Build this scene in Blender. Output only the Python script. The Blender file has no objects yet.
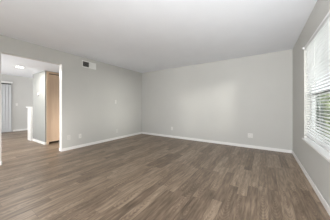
import bpy, bmesh, math, random
from mathutils import Vector, Matrix

# ---------------------------------------------------------------- camera, sky, sun, lights
S = bpy.context.scene
C = S.collection
cam_d = bpy.data.cameras.new('camera'); cam = bpy.data.objects.new('camera', cam_d); C.objects.link(cam)
F_PX = 151.2
cam_d.sensor_width = 36.0; cam_d.sensor_fit = 'HORIZONTAL'
cam_d.lens = 36.0 * F_PX / 330.0
cam_d.shift_y = -3.78 / 330.0
cam_d.clip_start = 0.02
cam.location = (0, 0, 1.104)
cam.rotation_euler = (math.pi / 2, 0, 0.5784)
S.camera = cam

w = bpy.data.worlds.new('sky'); S.world = w; w.use_nodes = True
wn, wl = w.node_tree.nodes, w.node_tree.links
wn.clear()
wo = wn.new('ShaderNodeOutputWorld'); wb = wn.new('ShaderNodeBackground')
tc = wn.new('ShaderNodeTexCoord'); sx = wn.new('ShaderNodeSeparateXYZ'); rp = wn.new('ShaderNodeValToRGB')
wl.new(tc.outputs['Generated'], sx.inputs[0]); wl.new(sx.outputs['Z'], rp.inputs[0])
rp.color_ramp.elements[0].position = 0.0; rp.color_ramp.elements[0].color = (0.95, 0.97, 1.0, 1)
rp.color_ramp.elements[1].position = 0.8; rp.color_ramp.elements[1].color = (0.80, 0.88, 1.0, 1)
wl.new(rp.outputs[0], wb.inputs[0]); wb.inputs[1].default_value = 1.85
wl.new(wb.outputs[0], wo.inputs[0])

def add_light(name, kind, loc, direction, energy, color, **kw):
    d = bpy.data.lights.new(name, kind); o = bpy.data.objects.new(name, d); C.objects.link(o)
    o.location = loc
    o.rotation_euler = Vector(direction).to_track_quat('-Z', 'Y').to_euler()
    d.energy = energy; d.color = color
    for k, v in kw.items(): setattr(d, k, v)
    return o
# hazy low sun entering by the right-hand window
add_light('sun', 'SUN', (8, -6, 4), (-0.72, 0.70, -0.15), 2.8, (1.0, 0.95, 0.90), angle=math.radians(10))
# second sun lamp added to lift the lower left wall, as broad sky glow
add_light('low_sky_fill', 'SUN', (8, 0, 3), (-1.0, 0.18, -0.13), 3.8, (1.0, 0.96, 0.92), angle=math.radians(22))
# wide sun lamp added on the window side to strengthen the sky's bounce
add_light('high_sky_fill', 'SUN', (8, -2, 8), (-0.62, 0.25, -0.75), 3.0, (1.0, 0.99, 0.98), angle=math.radians(80))
# fill lamp added by the camera, aimed up and forward at the ceiling
add_light('bounce_fill', 'AREA', (-0.05, -0.25, 1.15), (0.34, 1.8, 1.3), 52, (0.98, 0.99, 1.0), shape='DISK', size=0.5, spread=math.radians(155))
# daylight panel added in the unseen rear opening to fill the room
add_light('rear_fill', 'AREA', (-1.25, -2.35, 1.10), (0.6, 1, 0.08), 98, (0.985, 0.99, 1.0), shape='RECTANGLE', size=3.2, size_y=2.0)
# area lamp added out of sight to brighten the hall and its ceiling
add_light('hall_fill', 'AREA', (-5.4, -2.3, 1.0), (0, 1, 1.6), 235, (0.97, 0.985, 1.0), shape='RECTANGLE', size=1.8, size_y=1.7)
# unseen lamp added to light the far room
add_light('far_room_fill', 'AREA', (-7.9, -2.3, 1.2), (0.05, 1, 0), 40, (0.98, 0.98, 1.0), shape='RECTANGLE', size=2.2, size_y=1.9)
add_light('stair_fill', 'AREA', (-7.4, 4.4, 1.3), (0.0, -1, 0), 46, (0.98, 0.98, 1.0), shape='RECTANGLE', size=1.6, size_y=1.6)  # unseen fill lamp added on the stair side

S.view_settings.view_transform = 'Standard'
S.view_settings.look = 'None'
S.view_settings.gamma = 1.0
S.view_settings.use_curve_mapping = False
S.view_settings.exposure = 0.0

random.seed(7)
# ---------------------------------------------------------------- dimensions
XL, XR, YB, YR, H = -4.12, 0.567, 4.598, -2.45, 2.44
WT = 0.12                      # inner wall thickness
OY0, OY1, OZ = 0.69, 1.715, 2.122   # wide opening in the left wall
HC = 2.125                     # dropped hall ceiling
HX = -6.55                     # where the dropped ceiling ends
FX = -9.17                     # far wall
NX, NY = -5.24, 1.746          # closet block corner
WY0, WY1, WZ0, WZ1 = 1.58, 3.405, 0.575, 2.092  # window opening
WD = 0.15                      # outer wall thickness

# ---------------------------------------------------------------- materials
def mat(name, col, rough=0.5, spec=0.5, metal=0.0, noise=0.0, nscale=8.0, bump=0.0, bscale=200.0):
    m = bpy.data.materials.new(name); m.use_nodes = True
    n, l = m.node_tree.nodes, m.node_tree.links
    b = n['Principled BSDF']
    b.inputs['Roughness'].default_value = rough
    b.inputs['Specular IOR Level'].default_value = spec
    b.inputs['Metallic'].default_value = metal
    t = n.new('ShaderNodeTexCoord')
    nz = n.new('ShaderNodeTexNoise'); nz.inputs['Scale'].default_value = nscale; nz.inputs['Detail'].default_value = 3
    l.new(t.outputs['Object'], nz.inputs['Vector'])
    r = n.new('ShaderNodeValToRGB')
    a = 1 - noise; c2 = 1 + noise
    r.color_ramp.elements[0].position = 0.3; r.color_ramp.elements[0].color = (col[0]*a, col[1]*a, col[2]*a, 1)
    r.color_ramp.elements[1].position = 0.7; r.color_ramp.elements[1].color = (min(col[0]*c2, 1), min(col[1]*c2, 1), min(col[2]*c2, 1), 1)
    l.new(nz.outputs['Fac'], r.inputs[0]); l.new(r.outputs[0], b.inputs['Base Color'])
    if bump:
        nb = n.new('ShaderNodeTexNoise'); nb.inputs['Scale'].default_value = bscale; nb.inputs['Detail'].default_value = 2
        l.new(t.outputs['Object'], nb.inputs['Vector'])
        bp = n.new('ShaderNodeBump'); bp.inputs['Strength'].default_value = bump; bp.inputs['Distance'].default_value = 0.003
        l.new(nb.outputs['Fac'], bp.inputs['Height']); l.new(bp.outputs[0], b.inputs['Normal'])
    return m

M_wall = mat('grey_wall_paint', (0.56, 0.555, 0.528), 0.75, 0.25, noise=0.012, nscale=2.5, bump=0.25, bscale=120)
M_ceil = mat('white_ceiling_paint', (0.845, 0.865, 0.90), 0.9, 0.15, noise=0.012, nscale=3.0, bump=0.5, bscale=45)
M_white = mat('white_trim_paint', (0.84, 0.83, 0.81), 0.4, 0.45, noise=0.01)
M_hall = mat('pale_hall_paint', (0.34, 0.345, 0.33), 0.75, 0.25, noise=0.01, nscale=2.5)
M_plate = mat('white_plastic', (0.72, 0.71, 0.68), 0.35, 0.5, noise=0.01)
M_plate2 = mat('ivory_plastic', (0.64, 0.63, 0.60), 0.4, 0.5, noise=0.01)
M_dark = mat('dark_slot', (0.03, 0.03, 0.03), 0.6, 0.3)
M_vent = mat('white_enamelled_steel', (0.80, 0.80, 0.77), 0.4, 0.5, noise=0.01)
M_vent_dark = mat('duct_shade', (0.035, 0.033, 0.03), 0.8, 0.2)
M_slat = mat('white_blind_slat', (0.84, 0.84, 0.84), 0.45, 0.4, noise=0.008)
M_vane = mat('white_pvc_vane', (0.62, 0.63, 0.64), 0.5, 0.4, noise=0.01)
M_cord = mat('white_cord', (0.80, 0.80, 0.77), 0.8, 0.2)
M_vinyl = mat('white_vinyl_frame', (0.55, 0.56, 0.56), 0.4, 0.4, noise=0.01)  # white vinyl greyed in its colour to stand for shade on the frame
M_rail = mat('shaded_meeting_rail', (0.07, 0.07, 0.07), 0.5, 0.4)  # the rail's shadow is put into this near-black colour
M_brass = mat('brushed_nickel', (0.55, 0.54, 0.52), 0.35, 0.5, metal=1.0)
M_grass = mat('lawn', (0.10, 0.17, 0.05), 0.95, 0.1, noise=0.35, nscale=3.0)
M_concrete = mat('pale_concrete', (0.55, 0.54, 0.52), 0.9, 0.2, noise=0.06, nscale=2.0)
M_bark = mat('dark_bark', (0.06, 0.045, 0.035), 0.9, 0.2, noise=0.3, nscale=14)
M_stucco = mat('exterior_stucco', (0.55, 0.52, 0.46), 0.9, 0.2, noise=0.05)

def leaf_mat(name, col):
    m = mat(name, col, 0.5, 0.4, noise=0.35, nscale=5.0)
    b = m.node_tree.nodes['Principled BSDF']
    b.inputs['Transmission Weight'].default_value = 0.0
    b.inputs['Subsurface Weight'].default_value = 0.0
    return m
M_leaf_light = leaf_mat('yellow_green_leaves', (0.42, 0.47, 0.27))
M_leaf = leaf_mat('green_leaves', (0.11, 0.14, 0.11))
M_leaf_dark = leaf_mat('dark_green_leaves', (0.02, 0.05, 0.018))

def glass_mat():
    m = bpy.data.materials.new('window_glass'); m.use_nodes = True
    n, l = m.node_tree.nodes, m.node_tree.links
    n.clear()
    o = n.new('ShaderNodeOutputMaterial'); mx = n.new('ShaderNodeMixShader')
    t = n.new('ShaderNodeBsdfTransparent'); t.inputs[0].default_value = (0.95, 0.97, 0.96, 1)
    g = n.new('ShaderNodeBsdfGlossy'); g.inputs['Roughness'].default_value = 0.02
    mx.inputs[0].default_value = 0.06
    l.new(t.outputs[0], mx.inputs[1]); l.new(g.outputs[0], mx.inputs[2]); l.new(mx.outputs[0], o.inputs[0])
    return m
M_glass = glass_mat()
def screen_mat():
    m = bpy.data.materials.new('grey_insect_mesh'); m.use_nodes = True
    n, l = m.node_tree.nodes, m.node_tree.links
    n.clear()
    o = n.new('ShaderNodeOutputMaterial'); mx = n.new('ShaderNodeMixShader')
    t = n.new('ShaderNodeBsdfTransparent'); d = n.new('ShaderNodeBsdfDiffuse'); d.inputs[0].default_value = (0.30, 0.31, 0.30, 1)
    mx.inputs[0].default_value = 0.22
    l.new(t.outputs[0], mx.inputs[1]); l.new(d.outputs[0], mx.inputs[2]); l.new(mx.outputs[0], o.inputs[0])
    return m
M_screen = screen_mat()

def emit_mat(name, col, s):
    m = bpy.data.materials.new(name); m.use_nodes = True
    b = m.node_tree.nodes['Principled BSDF']
    b.inputs['Base Color'].default_value = (*col, 1)
    b.inputs['Emission Color'].default_value = (*col, 1); b.inputs['Emission Strength'].default_value = s
    return m
M_lamp = emit_mat('lit_lamp_diffuser', (1.0, 0.96, 0.88), 9.0)

def wood_mat(name, lo, hi, axis_scale, rough=0.45):
    m = bpy.data.materials.new(name); m.use_nodes = True
    n, l = m.node_tree.nodes, m.node_tree.links
    b = n['Principled BSDF']; b.inputs['Roughness'].default_value = rough
    t = n.new('ShaderNodeTexCoord'); mp = n.new('ShaderNodeMapping'); mp.inputs['Scale'].default_value = axis_scale
    nz = n.new('ShaderNodeTexNoise'); nz.inputs['Scale'].default_value = 1.0; nz.inputs['Detail'].default_value = 5; nz.inputs['Distortion'].default_value = 0.6
    r = n.new('ShaderNodeValToRGB')
    r.color_ramp.elements[0].position = 0.3; r.color_ramp.elements[0].color = (*lo, 1)
    r.color_ramp.elements[1].position = 0.7; r.color_ramp.elements[1].color = (*hi, 1)
    l.new(t.outputs['Object'], mp.inputs[0]); l.new(mp.outputs[0], nz.inputs['Vector'])
    l.new(nz.outputs['Fac'], r.inputs[0]); l.new(r.outputs[0], b.inputs['Base Color'])
    return m
M_maple = wood_mat('light_maple_wood', (0.62, 0.455, 0.32), (0.71, 0.545, 0.40), (14, 14, 1.2))

def floor_mat():
    """wood-look planks running along Y: random tone per plank, fine streaks and cathedral figure"""
    PW, PL = 0.112, 0.88
    m = bpy.data.materials.new('wood_plank_floor'); m.use_nodes = True
    n, l = m.node_tree.nodes, m.node_tree.links
    b = n['Principled BSDF']
    def math_(op, a, bb=None, c=None):
        q = n.new('ShaderNodeMath'); q.operation = op
        for i, v in enumerate((a, bb, c)):
            if v is None: continue
            if isinstance(v, (int, float)): q.inputs[i].default_value = v
            else: l.new(v, q.inputs[i])
        return q.outputs[0]
    def comb(x, y, z=0.0):
        q = n.new('ShaderNodeCombineXYZ')
        for i, v in enumerate((x, y, z)):
            if isinstance(v, (int, float)): q.inputs[i].default_value = v
            else: l.new(v, q.inputs[i])
        return q.outputs[0]
    def white(vec):
        q = n.new('ShaderNodeTexWhiteNoise'); q.noise_dimensions = '3D'; l.new(vec, q.inputs['Vector']); return q
    def noise(vec, scale, detail=3, dist=0.0):
        q = n.new('ShaderNodeTexNoise'); q.inputs['Scale'].default_value = scale; q.inputs['Detail'].default_value = detail
        q.inputs['Distortion'].default_value = dist; l.new(vec, q.inputs['Vector']); return q.outputs['Fac']
    g = n.new('ShaderNodeNewGeometry'); sp = n.new('ShaderNodeSeparateXYZ'); l.new(g.outputs['Position'], sp.inputs[0])
    X, Y = sp.outputs['X'], sp.outputs['Y']
    u = math_('DIVIDE', math_('ADD', X, 20.0), PW); row = math_('FLOOR', u); fu = math_('FRACT', u)
    off = math_('MULTIPLY', white(comb(row, 3.3, 1.0)).outputs['Value'], 7.0)
    v = math_('ADD', math_('DIVIDE', math_('ADD', Y, 20.0), PL), off); col = math_('FLOOR', v); fv = math_('FRACT', v)
    pid = comb(row, col, 0.5)
    wn1 = white(pid); tone = wn1.outputs['Value']
    wn2 = white(comb(col, row, 7.5)); r2 = wn2.outputs['Value']
    shift = math_('MULTIPLY', tone, 37.0)
    # fine streaks
    fine = noise(comb(math_('MULTIPLY', X, 42.0), math_('MULTIPLY', math_('ADD', Y, shift), 5.0), shift), 1.0, 4)
    broad = noise(comb(math_('MULTIPLY', X, 26.0), math_('MULTIPLY', math_('ADD', Y, shift), 2.6), shift), 1.0, 2, 0.5)
    # cathedral figure
    wv = n.new('ShaderNodeTexWave'); wv.wave_type = 'RINGS'; wv.rings_direction = 'Z'; wv.inputs['Scale'].default_value = 1.6
    wv.inputs['Distortion'].default_value = 3.0; wv.inputs['Detail'].default_value = 2
    l.new(comb(math_('MULTIPLY', math_('SUBTRACT', fu, 0.5), 2.6), math_('MULTIPLY', math_('SUBTRACT', fv, r2), 3.2), shift), wv.inputs['Vector'])
    cath = math_('MULTIPLY', math_('SUBTRACT', wv.outputs['Fac'], 0.5), math_('GREATER_THAN', r2, 0.55))
    val = math_('ADD', math_('MULTIPLY', math_('SUBTRACT', tone, 0.5), 0.40),
          math_('ADD', math_('MULTIPLY', math_('SUBTRACT', fine, 0.5), 1.3),
          math_('ADD', math_('MULTIPLY', math_('SUBTRACT', broad, 0.5), 0.6), math_('MULTIPLY', cath, 0.20))))
    val = math_('ADD', val, 0.5)
    r = n.new('ShaderNodeValToRGB')
    e = r.color_ramp.elements
    e[0].position = 0.0; e[0].color = (0.080, 0.053, 0.034, 1)
    e[1].position = 1.0; e[1].color = (0.42, 0.322, 0.232, 1)
    k = e.new(0.5); k.color = (0.218, 0.157, 0.108, 1)
    l.new(val, r.inputs[0])
    # joints
    ju = math_('MAXIMUM', math_('LESS_THAN', fu, 0.014), math_('GREATER_THAN', fu, 0.986))
    jv = math_('LESS_THAN', fv, 0.003)
    j = math_('MAXIMUM', ju, jv)
    mx = n.new('ShaderNodeMix'); mx.data_type = 'RGBA'
    l.new(math_('MULTIPLY', j, 0.55), mx.inputs['Factor']); l.new(r.outputs[0], mx.inputs['A']); mx.inputs['B'].default_value = (0.06, 0.042, 0.03, 1)
    l.new(mx.outputs['Result'], b.inputs['Base Color'])
    rr = math_('ADD', math_('MULTIPLY', fine, 0.18), 0.30)
    l.new(rr, b.inputs['Roughness'])
    b.inputs['Specular IOR Level'].default_value = 0.5
    bp = n.new('ShaderNodeBump'); bp.inputs['Strength'].default_value = 0.15; bp.inputs['Distance'].default_value = 0.001
    l.new(math_('SUBTRACT', fine, j), bp.inputs['Height']); l.new(bp.outputs[0], b.inputs['Normal'])
    return m
M_floor = floor_mat()

# ---------------------------------------------------------------- helpers
def box(bm, x0, x1, y0, y1, z0, z1, bevel=0.0):
    vs = [bm.verts.new((x, y, z)) for x in (x0, x1) for y in (y0, y1) for z in (z0, z1)]
    fs = [(0, 1, 3, 2), (4, 6, 7, 5), (0, 4, 5, 1), (2, 3, 7, 6), (0, 2, 6, 4), (1, 5, 7, 3)]
    faces = [bm.faces.new([vs[i] for i in f]) for f in fs]
    if bevel:
        es = list({e for f in faces for e in f.edges})
        bmesh.ops.bevel(bm, geom=es, offset=bevel, segments=2, affect='EDGES', profile=0.6)

def boxes(*bs, bevel=0.0):
    bm = bmesh.new()
    for b in bs: box(bm, *b, bevel=bevel)
    return bm

def cyl(bm, p0, p1, r0, r1=None, seg=20):
    r1 = r0 if r1 is None else r1
    p0, p1 = Vector(p0), Vector(p1); d = p1 - p0
    q = d.to_track_quat('Z', 'Y').to_matrix().to_4x4()
    bmesh.ops.create_cone(bm, cap_ends=True, segments=seg, radius1=r0, radius2=r1, depth=d.length,
                          matrix=Matrix.Translation((p0 + p1) / 2) @ q)

def obj(name, bm, m, parent=None, smooth=False):
    bmesh.ops.recalc_face_normals(bm, faces=bm.faces[:])
    me = bpy.data.meshes.new(name); bm.to_mesh(me); bm.free()
    me.materials.append(m)
    if smooth:
        for p in me.polygons: p.use_smooth = True
    o = bpy.data.objects.new(name, me); C.objects.link(o)
    if parent:
        o.parent = parent
    return o

def struct(name, bm, m):
    o = obj(name, bm, m); o['kind'] = 'structure'; return o

def thing(name, label=None, cat=None, loc=(0, 0, 0), rz=0.0, group=None, kind=None):
    o = bpy.data.objects.new(name, None); C.objects.link(o); o.empty_display_size = 0.1
    o.location = loc; o.rotation_euler = (0, 0, rz)
    if label: o['label'] = label
    if cat: o['category'] = cat
    if group: o['group'] = group
    if kind: o['kind'] = kind
    return o

# ---------------------------------------------------------------- the shell
struct('floor', boxes((FX - .15, XR + WD, YR - .15, YB + .15, -0.12, 0.0)), M_floor)
struct('ceiling', boxes((XL - WT, XR + WD, YR - .15, YB + .15, H, H + 0.12)), M_ceil)
struct('wall_back', boxes((XL - WT, XR + WD, YB, YB + .15, 0, H)), M_wall)
struct('wall_left', boxes((XL - WT, XL, YR, OY0, 0, H), (XL - WT, XL, OY1, YB, 0, H), (XL - WT, XL, OY0, OY1, OZ, H)), M_wall)
struct('wall_right', boxes((XR, XR + WD, YR, WY0, 0, H), (XR, XR + WD, WY1, YB, 0, H),
                           (XR, XR + WD, WY0, WY1, 0, WZ0 - 0.02), (XR, XR + WD, WY0, WY1, WZ1, H)), M_wall)
struct('wall_rear', boxes((XL - WT, -2.9, YR - .15, YR, 0, H), (0.4, XR + WD, YR - .15, YR, 0, H), (-2.9, 0.4, YR - .15, YR, 2.1, H)), M_wall)  # the rear opening is invented to let fill light in
# white corner of the opening jamb (painted return towards the hall)
struct('trim_1', boxes((XL - WT - 0.002, XL - 0.004, OY1 - 0.006, OY1, 0.07, OZ)), M_plate)
struct('trim_2', boxes((XL - WT - 0.002, XL - 0.004, OY0, OY0 + 0.006, 0.07, OZ)), M_plate)

# hall and far room
struct('ceiling_hall', boxes((HX, XL - WT, YR, YB, HC, HC + 0.35)), M_ceil)
struct('ceiling_far', boxes((FX - .15, HX, YR - .15, YB + .15, H, H + 0.12)), M_ceil)
struct('wall_far', boxes((FX - .15, FX, YR, YB, 0, H)), M_wall)
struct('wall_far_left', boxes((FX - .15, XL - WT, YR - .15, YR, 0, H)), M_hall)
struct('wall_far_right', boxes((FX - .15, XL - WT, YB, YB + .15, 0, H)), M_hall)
CY0, CY1, CZ = 1.845, 2.62, 2.040   # closet door leaf
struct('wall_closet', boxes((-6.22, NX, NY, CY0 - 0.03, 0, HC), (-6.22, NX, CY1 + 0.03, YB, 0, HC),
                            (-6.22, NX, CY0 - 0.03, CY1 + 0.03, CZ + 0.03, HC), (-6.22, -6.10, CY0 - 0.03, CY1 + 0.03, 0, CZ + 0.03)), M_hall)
struct('wall_stair', boxes((-6.53, -6.235, 1.70, 3.0, 0, 1.045)), M_white)
struct('trim_3', boxes((-6.565, -6.225, 1.67, 3.02, 1.045, 1.085), bevel=0.006), M_white)

BH, BT = 0.072, 0.014
def baseboard(name, segs):
    bm = bmesh.new()
    for s in segs:
        x0, x1, y0, y1 = s
        box(bm, x0, x1, y0, y1, 0, BH, bevel=0.004)
    return struct(name, bm, M_white)
baseboard('baseboard_back', [(XL, XR, YB - BT, YB)])
baseboard('baseboard_right', [(XR - BT, XR, YR, YB - BT)])
baseboard('baseboard_left', [(XL, XL + BT, OY1 - BT, YB - BT), (XL - WT - BT, XL + BT, OY1 - BT, OY1), (XL - WT - BT, XL - WT, OY1, YB),
                             (XL, XL + BT, YR, OY0 + BT), (XL - WT - BT, XL + BT, OY0, OY0 + BT)])
baseboard('baseboard_closet', [(-6.225, NX + BT, NY - BT, NY), (NX, NX + BT, NY, CY0 - 0.07)])
baseboard('baseboard_far', [(FX, FX + BT, 1.90, YB)])

# ---------------------------------------------------------------- closet door (door_1)
d1 = thing('door_1', kind='structure', loc=(NX, CY0, 0))
def loc_boxes(o, *bs, bevel=0.0):
    L = o.location
    return boxes(*[(b[0]-L.x, b[1]-L.x, b[2]-L.y, b[3]-L.y, b[4]-L.z, b[5]-L.z) for b in bs], bevel=bevel)
obj('casing', loc_boxes(d1, (NX - .09, NX + .012, CY0 - .065, CY0 - .005, 0, CZ + .07), (NX - .09, NX + .012, CY1 + .005, CY1 + .065, 0, CZ + .07),
                    (NX - .09, NX + .012, CY0 - .005, CY1 + .005, CZ + .026, CZ + .07)), M_maple, d1)
for k in range(2):
    a = CY0 + k * (CY1 - CY0) / 2 + .003; b_ = CY0 + (k + 1) * (CY1 - CY0) / 2 - .003
    bm = loc_boxes(d1, (NX - .045, NX - .020, a, b_, .06, CZ))
    L = d1.location
    for (p, q) in ((.06, .15), (.92, 1.02), (CZ - .10, CZ)):
        box(bm, -.0199, -.013, a - L.y + .06, b_ - L.y - .06, p, q)
    box(bm, -.0199, -.012, a - L.y, a - L.y + .06, .06, CZ)
    box(bm, -.0199, -.012, b_ - L.y - .06, b_ - L.y, .06, CZ)
    obj('door_leaf', bm, M_maple, d1)
bm = bmesh.new(); cyl(bm, (-.012, .34, .97), (.012, .34, .97), .008); cyl(bm, (.012, .34, .97), (.03, .34, .97), .016, .013)
obj('knob', bm, M_brass, d1, True)
obj('track', loc_boxes(d1, (NX - .08, NX - .02, CY0, CY1, CZ + .002, CZ + .024)), M_dark, d1)

# ---------------------------------------------------------------- patio door in the far wall with vertical blind
d2 = thing('door_2', kind='structure', loc=(FX, 1.0, 0))
obj('door_frame', loc_boxes(d2, (FX, FX + .03, .06, .12, 0, 2.06), (FX, FX + .03, 1.80, 1.86, 0, 2.06), (FX, FX + .03, .12, 1.80, 2.0, 2.06),
                    (FX, FX + .03, .93, .99, 0, 2.0), (FX, FX + .03, .12, 1.80, 0, .05)), M_vinyl, d2)
obj('pane', loc_boxes(d2, (FX + .008, FX + .014, .12, 1.80, .05, 2.0)), M_glass, d2)
vb = thing('vertical_blind', 'white vertical blind with boxed valance over the glass door beyond the hall', 'blind', loc=(FX + .07, 1.0, 0))
L = vb.location
obj('valance', boxes((-.04, .07, -.98, .86, 2.075, 2.155), bevel=.004), M_white, vb)
obj('headrail', boxes((-.01, .025, -.92, .82, 2.03, 2.07)), M_dark, vb)  # dark colour paints the shadow under the valance
bm = bmesh.new()
nv = 20
for i in range(nv):
    y = -.90 + i * .0880
    a = math.radians(24)
    dx, dy = math.sin(a) * .044, math.cos(a) * .046
    v = [bm.verts.new((.006 + s * dx, y + s * dy, z)) for z in (.03, 2.03) for s in (-1, 0, 1)]
    v[1].co.x += .004; v[4].co.x += .004
    bm.faces.new((v[0], v[1], v[4], v[3])); bm.faces.new((v[1], v[2], v[5], v[4]))
o = obj('vanes', bm, M_vane, vb)
sm = o.modifiers.new('thickness', 'SOLIDIFY'); sm.thickness = 0.0015

# ---------------------------------------------------------------- recessed hall light
rl = thing('recessed_light', 'round white recessed light lit in the hall ceiling', 'ceiling light', loc=(0, 0, 0))
lp = (-5.30, 1.23, HC)
rl.location = lp
bm = bmesh.new()
N = 32
prof = [(.095, -.0005), (.095, -.006), (.080, -.010), (.074, -.004)]
rings = [[bm.verts.new((r * math.cos(2*math.pi*i/N), r * math.sin(2*math.pi*i/N), z)) for i in range(N)] for r, z in prof]
for a, b_ in zip(rings, rings[1:]):
    for i in range(N): bm.faces.new((a[i], a[(i+1) % N], b_[(i+1) % N], b_[i]))
obj('trim_ring', bm, M_white, rl, True)
bm = bmesh.new(); cyl(bm, (0, 0, -.0055), (0, 0, -.0015), .076, seg=32)
obj('diffuser', bm, M_lamp, rl)
hl = add_light('hall_lamp_light', 'AREA', (lp[0], lp[1], HC - .02), (0, 0, -1), 22, (1.0, 0.96, 0.90), shape='DISK', size=.16)
hl.parent = rl; hl.location = (0, 0, -.02)

# ---------------------------------------------------------------- the window
w1 = thing('window_1', kind='structure', loc=(XR, (WY0 + WY1) / 2, WZ0))
FXa, FXb = XR + .092, XR + .138
fr = .028
zm = 1.300
obj('window_frame', loc_boxes(w1,
    (FXa, FXb, WY0, WY0 + fr, WZ0, WZ1), (FXa, FXb, WY1 - fr, WY1, WZ0, WZ1),
    (FXa, FXb, WY0 + fr, WY1 - fr, WZ0, WZ0 + fr), (FXa, FXb, WY0 + fr, WY1 - fr, WZ1 - fr, WZ1),
    (FXa, FXb, 2.46, 2.52, WZ0 + fr, WZ1 - fr)), M_vinyl, w1)
obj('meeting_rail', loc_boxes(w1, (FXa + .006, FXb - .006, WY0 + fr, 2.46, zm - .016, zm + .020), (FXa + .006, FXb - .006, 2.52, WY1 - fr, zm - .012, zm + .016)), M_rail, w1)
obj('insect_screen', loc_boxes(w1, (FXb - .012, FXb - .011, WY0 + fr, WY1 - fr, WZ0 + fr, zm - .012)), M_screen, w1)
for (a, b_) in ((WY0 + fr, 2.46), (2.52, WY1 - fr)):
    obj('pane', loc_boxes(w1, (FXb - .026, FXb - .020, a, b_, WZ0 + fr, zm - .012), (FXb - .026, FXb - .020, a, b_, zm + .016, WZ1 - fr)), M_glass, w1)
obj('window_sill', loc_boxes(w1, (XR, XR + WD - .005, WY0, WY1, WZ0 - .02, WZ0), (XR - .030, XR, WY0 - .03, WY1 - .005, WZ0 - .02, WZ0)), M_white, w1)
obj('reveal', loc_boxes(w1, (XR + .001, FXa, WY1 - .004, WY1, WZ0, WZ1), (XR + .001, FXa, WY0, WY0 + .004, WZ0, WZ1), (XR + .001, FXa, WY0, WY1, WZ1 - .004, WZ1)), M_wall, w1)

# ---------------------------------------------------------------- horizontal blind in the window
hb = thing('window_blind', 'wide white horizontal slat blind hanging in the window of the right wall', 'blind', loc=(XR + .035, (WY0 + WY1) / 2, WZ1 - .006))
hl_ = (WY1 - WY0) / 2 - .008
DX = .035
obj('valance', boxes((-.036, -.029, -hl_, hl_, -.026, 0.003)), M_slat, hb)
obj('headrail', boxes((-.024, .026, -hl_, hl_, -.026, -.002)), M_slat, hb)
PITCH, SW, TILT = .0395, .050, math.radians(3)
ztop, zbot = -.044, -(WZ1 - .006 - WZ0) + .055
ns = int((ztop - zbot) / PITCH)
bm = bmesh.new()
for i in range(ns + 1):
    z = ztop - i * PITCH
    K = 4
    rows = []
    for k in range(K + 1):
        s = (k / K - .5)
        x = s * SW * math.cos(TILT); zz = z - s * SW * math.sin(TILT) + .0045 * (1 - 4 * s * s)
        rows.append([bm.verts.new((x, yy, zz)) for yy in (-hl_, hl_)] + [bm.verts.new((x, yy, zz - .0032)) for yy in (-hl_, hl_)])
    for a, b_ in zip(rows, rows[1:]):
        bm.faces.new((a[0], a[1], b_[1], b_[0])); bm.faces.new((a[2], b_[2], b_[3], a[3]))
        bm.faces.new((a[0], b_[0], b_[2], a[2])); bm.faces.new((a[1], a[3], b_[3], b_[1]))
    bm.faces.new((rows[0][0], rows[0][2], rows[0][3], rows[0][1])); bm.faces.new((rows[-1][0], rows[-1][1], rows[-1][3], rows[-1][2]))
obj('slats', bm, M_slat, hb)
zlast = ztop - ns * PITCH
zr = zlast - PITCH + .006
obj('bottom_rail', boxes((-.025, .025, -hl_, hl_, zr - .010, zr + .010), bevel=.003), M_slat, hb)
for yy in (-hl_ + .14, -hl_ + .57, hl_ - .57, hl_ - .14):
    bm = bmesh.new()
    for xx in (-.0275, .0275):
        box(bm, xx - .001, xx + .001, yy - .003, yy + .003, zr, -.027)
    obj('ladder_cord', bm, M_cord, hb)
obj('bracket', boxes((-.058, -.0365, hl_ - .03, hl_ - .002, -.030, -.002)), M_slat, hb)
bm = bmesh.new(); cyl(bm, (-.040, -hl_ + .10, -.09), (-.040, -hl_ + .10, -.75), .004, seg=8)
obj('tilt_wand', bm, M_cord, hb)

# ---------------------------------------------------------------- wall register
vt = thing('air_vent', 'white rectangular air register high on the left wall below the ceiling', 'air vent', loc=(XL, 2.40, 2.262))
vw, vh = .205, .090
bm = boxes((0, .009, -vw, vw, vh - .020, vh), (0, .009, -vw, vw, -vh, -vh + .020), (0, .009, -vw, -vw + .022, -vh + .02, vh - .02),
           (0, .009, vw - .022, vw, -vh + .02, vh - .02), (0, .009, -.008, .008, -vh + .02, vh - .02))
obj('frame', bm, M_vent, vt)
obj('duct_shade_sheet', boxes((.0005, .0015, -vw + .022, -.008, -vh + .02, vh - .02)), M_vent_dark, vt)  # flat dark sheet painting the shade inside the duct
bm = bmesh.new()
for i in range(7):     # thin open blades on the dark half
    y = -vw + .040 + i * .0235
    box(bm, .002, .008, y, y + .0022, -vh + .02, vh - .02)
obj('open_louvers', bm, M_brass, vt)
bm = bmesh.new()
for i in range(9):     # closed blades on the white half
    y = .011 + i * .0190
    v = [bm.verts.new(p) for p in ((.002, y, -vh + .02), (.007, y + .017, -vh + .02), (.007, y + .017, vh - .02), (.002, y, vh - .02),
                                   (.0005, y, -vh + .02), (.0005, y + .017, -vh + .02), (.0005, y + .017, vh - .02), (.0005, y, vh - .02))]
    for f in ((0, 1, 2, 3), (4, 7, 6, 5), (0, 4, 5, 1), (1, 5, 6, 2), (2, 6, 7, 3), (3, 7, 4, 0)): bm.faces.new([v[k] for k in f])
obj('closed_louvers', bm, M_vent, vt)

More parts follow.
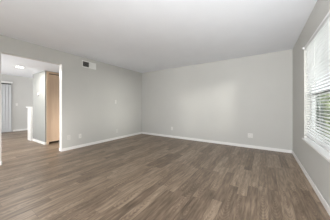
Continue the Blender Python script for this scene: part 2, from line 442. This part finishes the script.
# ---------------------------------------------------------------- outlets and switches (local: +X out of the wall)
def outlet(label, loc, rz, m=M_plate, wide=False, group=None):
    t = thing('wall_outlet', label, 'outlet', loc, rz, group)
    hw = .058 if wide else .036
    obj('cover_plate', boxes((0, .006, -hw, hw, -.058, .058), bevel=.002), m, t)
    for yc in ((-.023, .023) if wide else (0,)):
        for zc in (-.020, .020):
            r = obj('receptacle', boxes((.0055, .0085, yc - .016, yc + .016, zc - .014, zc + .014), bevel=.001), m, t)
            obj('slots', boxes((.0083, .0088, yc - .007, yc - .005, zc - .002, zc + .007), (.0083, .0088, yc + .005, yc + .007, zc - .002, zc + .007),
                               (.0083, .0088, yc - .002, yc + .002, zc - .010, zc - .006)), M_dark, r)
    return t
def switch(label, loc, rz, m=M_plate):
    t = thing('light_switch', label, 'light switch', loc, rz)
    obj('cover_plate', boxes((0, .006, -.036, .036, -.058, .058), bevel=.002), m, t)
    tg = bmesh.new(); box(tg, .0055, .016, -.005, .005, -.004, .014)
    obj('toggle', tg, m, t)
    return t
# left wall (+X normal -> rz 0); back wall (-Y normal -> rz -90)
outlet('ivory outlet low on the left wall, the one closest to the opening to the hall', (XL, 1.868, .318), 0, M_plate2)
outlet('white outlet low on the left wall, second from the opening to the hall', (XL, 2.146, .306), 0, M_plate)
outlet('small pale outlet low on the left wall, near the back corner', (XL, 3.366, .275), 0, M_plate2)
outlet('single outlet at the left of the back wall above the baseboard', (-2.707, YB, .319), -math.pi/2, M_plate)
outlet('double-gang outlet at the right of the back wall above the baseboard', (-.298, YB, .327), -math.pi/2, M_plate, True)
switch('small white light switch at chest height on the left wall', (XL, 3.305, 1.25), 0)
switch('white light switch on the far wall beside the vertical blind', (FX, 2.02, 1.18), 0)

th = thing('thermostat', 'small white thermostat on the pale wall beside the wooden closet door', 'thermostat', (-5.72, NY, 1.475), -math.pi/2)
bm = boxes((0, .022, -.045, .045, -.040, .040), bevel=.006)
obj('housing', bm, M_plate, th)
obj('display', boxes((.0215, .0228, -.026, .026, -.004, .022)), M_plate2, th)
obj('lower_bezel', boxes((0, .014, -.03, .03, -.056, -.040), bevel=.002), M_dark, th)

# ---------------------------------------------------------------- outside the window
struct('ground', boxes((5.0, 30, -20, 40, -.5, -.30), (XR + WD, 5.0, 6.6, 40, -.5, -.30)), M_grass)
struct('bounce_slab', boxes((XR + WD, 5.0, -20, 6.6, -.5, -.28)), M_concrete)  # pale ground slab added to bounce light up through the slats

def shrub(name, label, cat, x, y, rx, ry, z0, z1, m, n, leaf=.10, trunk=.05, group=None):
    t = thing(name, label, cat, (x, y, -.30), 0, group)
    bm = bmesh.new()
    for i in range(n):
        while True:
            p = Vector((random.uniform(-1, 1), random.uniform(-1, 1), random.uniform(-1, 1)))
            if .35 < p.length < 1: break
        c = Vector((p.x * rx, p.y * ry, .30 + (z0 + z1) / 2 + p.z * (z1 - z0) / 2))
        s = leaf * random.uniform(.6, 1.3)
        R = Matrix.Rotation(random.uniform(0, 6.28), 3, 'Z') @ Matrix.Rotation(random.uniform(-1.1, 1.1), 3, 'X')
        pts = [(0, -s, 0), (s * .42, -.1 * s, .08 * s), (0, s, 0), (-s * .42, -.1 * s, .08 * s)]
        bm.faces.new([bm.verts.new(c + R @ Vector(q)) for q in pts])
    obj('foliage', bm, m, t)
    bm = bmesh.new()
    cyl(bm, (0, 0, 0), (0, 0, .30 + (z0 + z1) / 2), trunk, trunk * .6, 10)
    for k in range(5):
        a = k * 1.3; h0 = .30 + z0 + .05 * k if z0 > 0.2 else .2
        cyl(bm, (0, 0, h0), (rx * .6 * math.cos(a), ry * .6 * math.sin(a), h0 + (z1 - z0) * .45), trunk * .45, trunk * .15, 7)
    obj('trunk', bm, M_bark, t)
    return t

shrub('shrub', 'yellow green leafy bush outside the window seen between the blind slats', 'shrub', 1.98, 8.4, .24, .5, -.2, 1.70, M_leaf_light, 1500, .09)
shrub('shrub', 'dark green bush outside the window, at the right edge of the picture', 'shrub', 2.70, 8.9, .36, .5, -.2, 1.75, M_leaf_dark, 1700, .09)
shrub('shrub', 'grey green bush outside the window, leftmost of those between the slats', 'shrub', 1.34, 6.9, .26, .4, -.2, 1.62, M_leaf, 1500, .09)
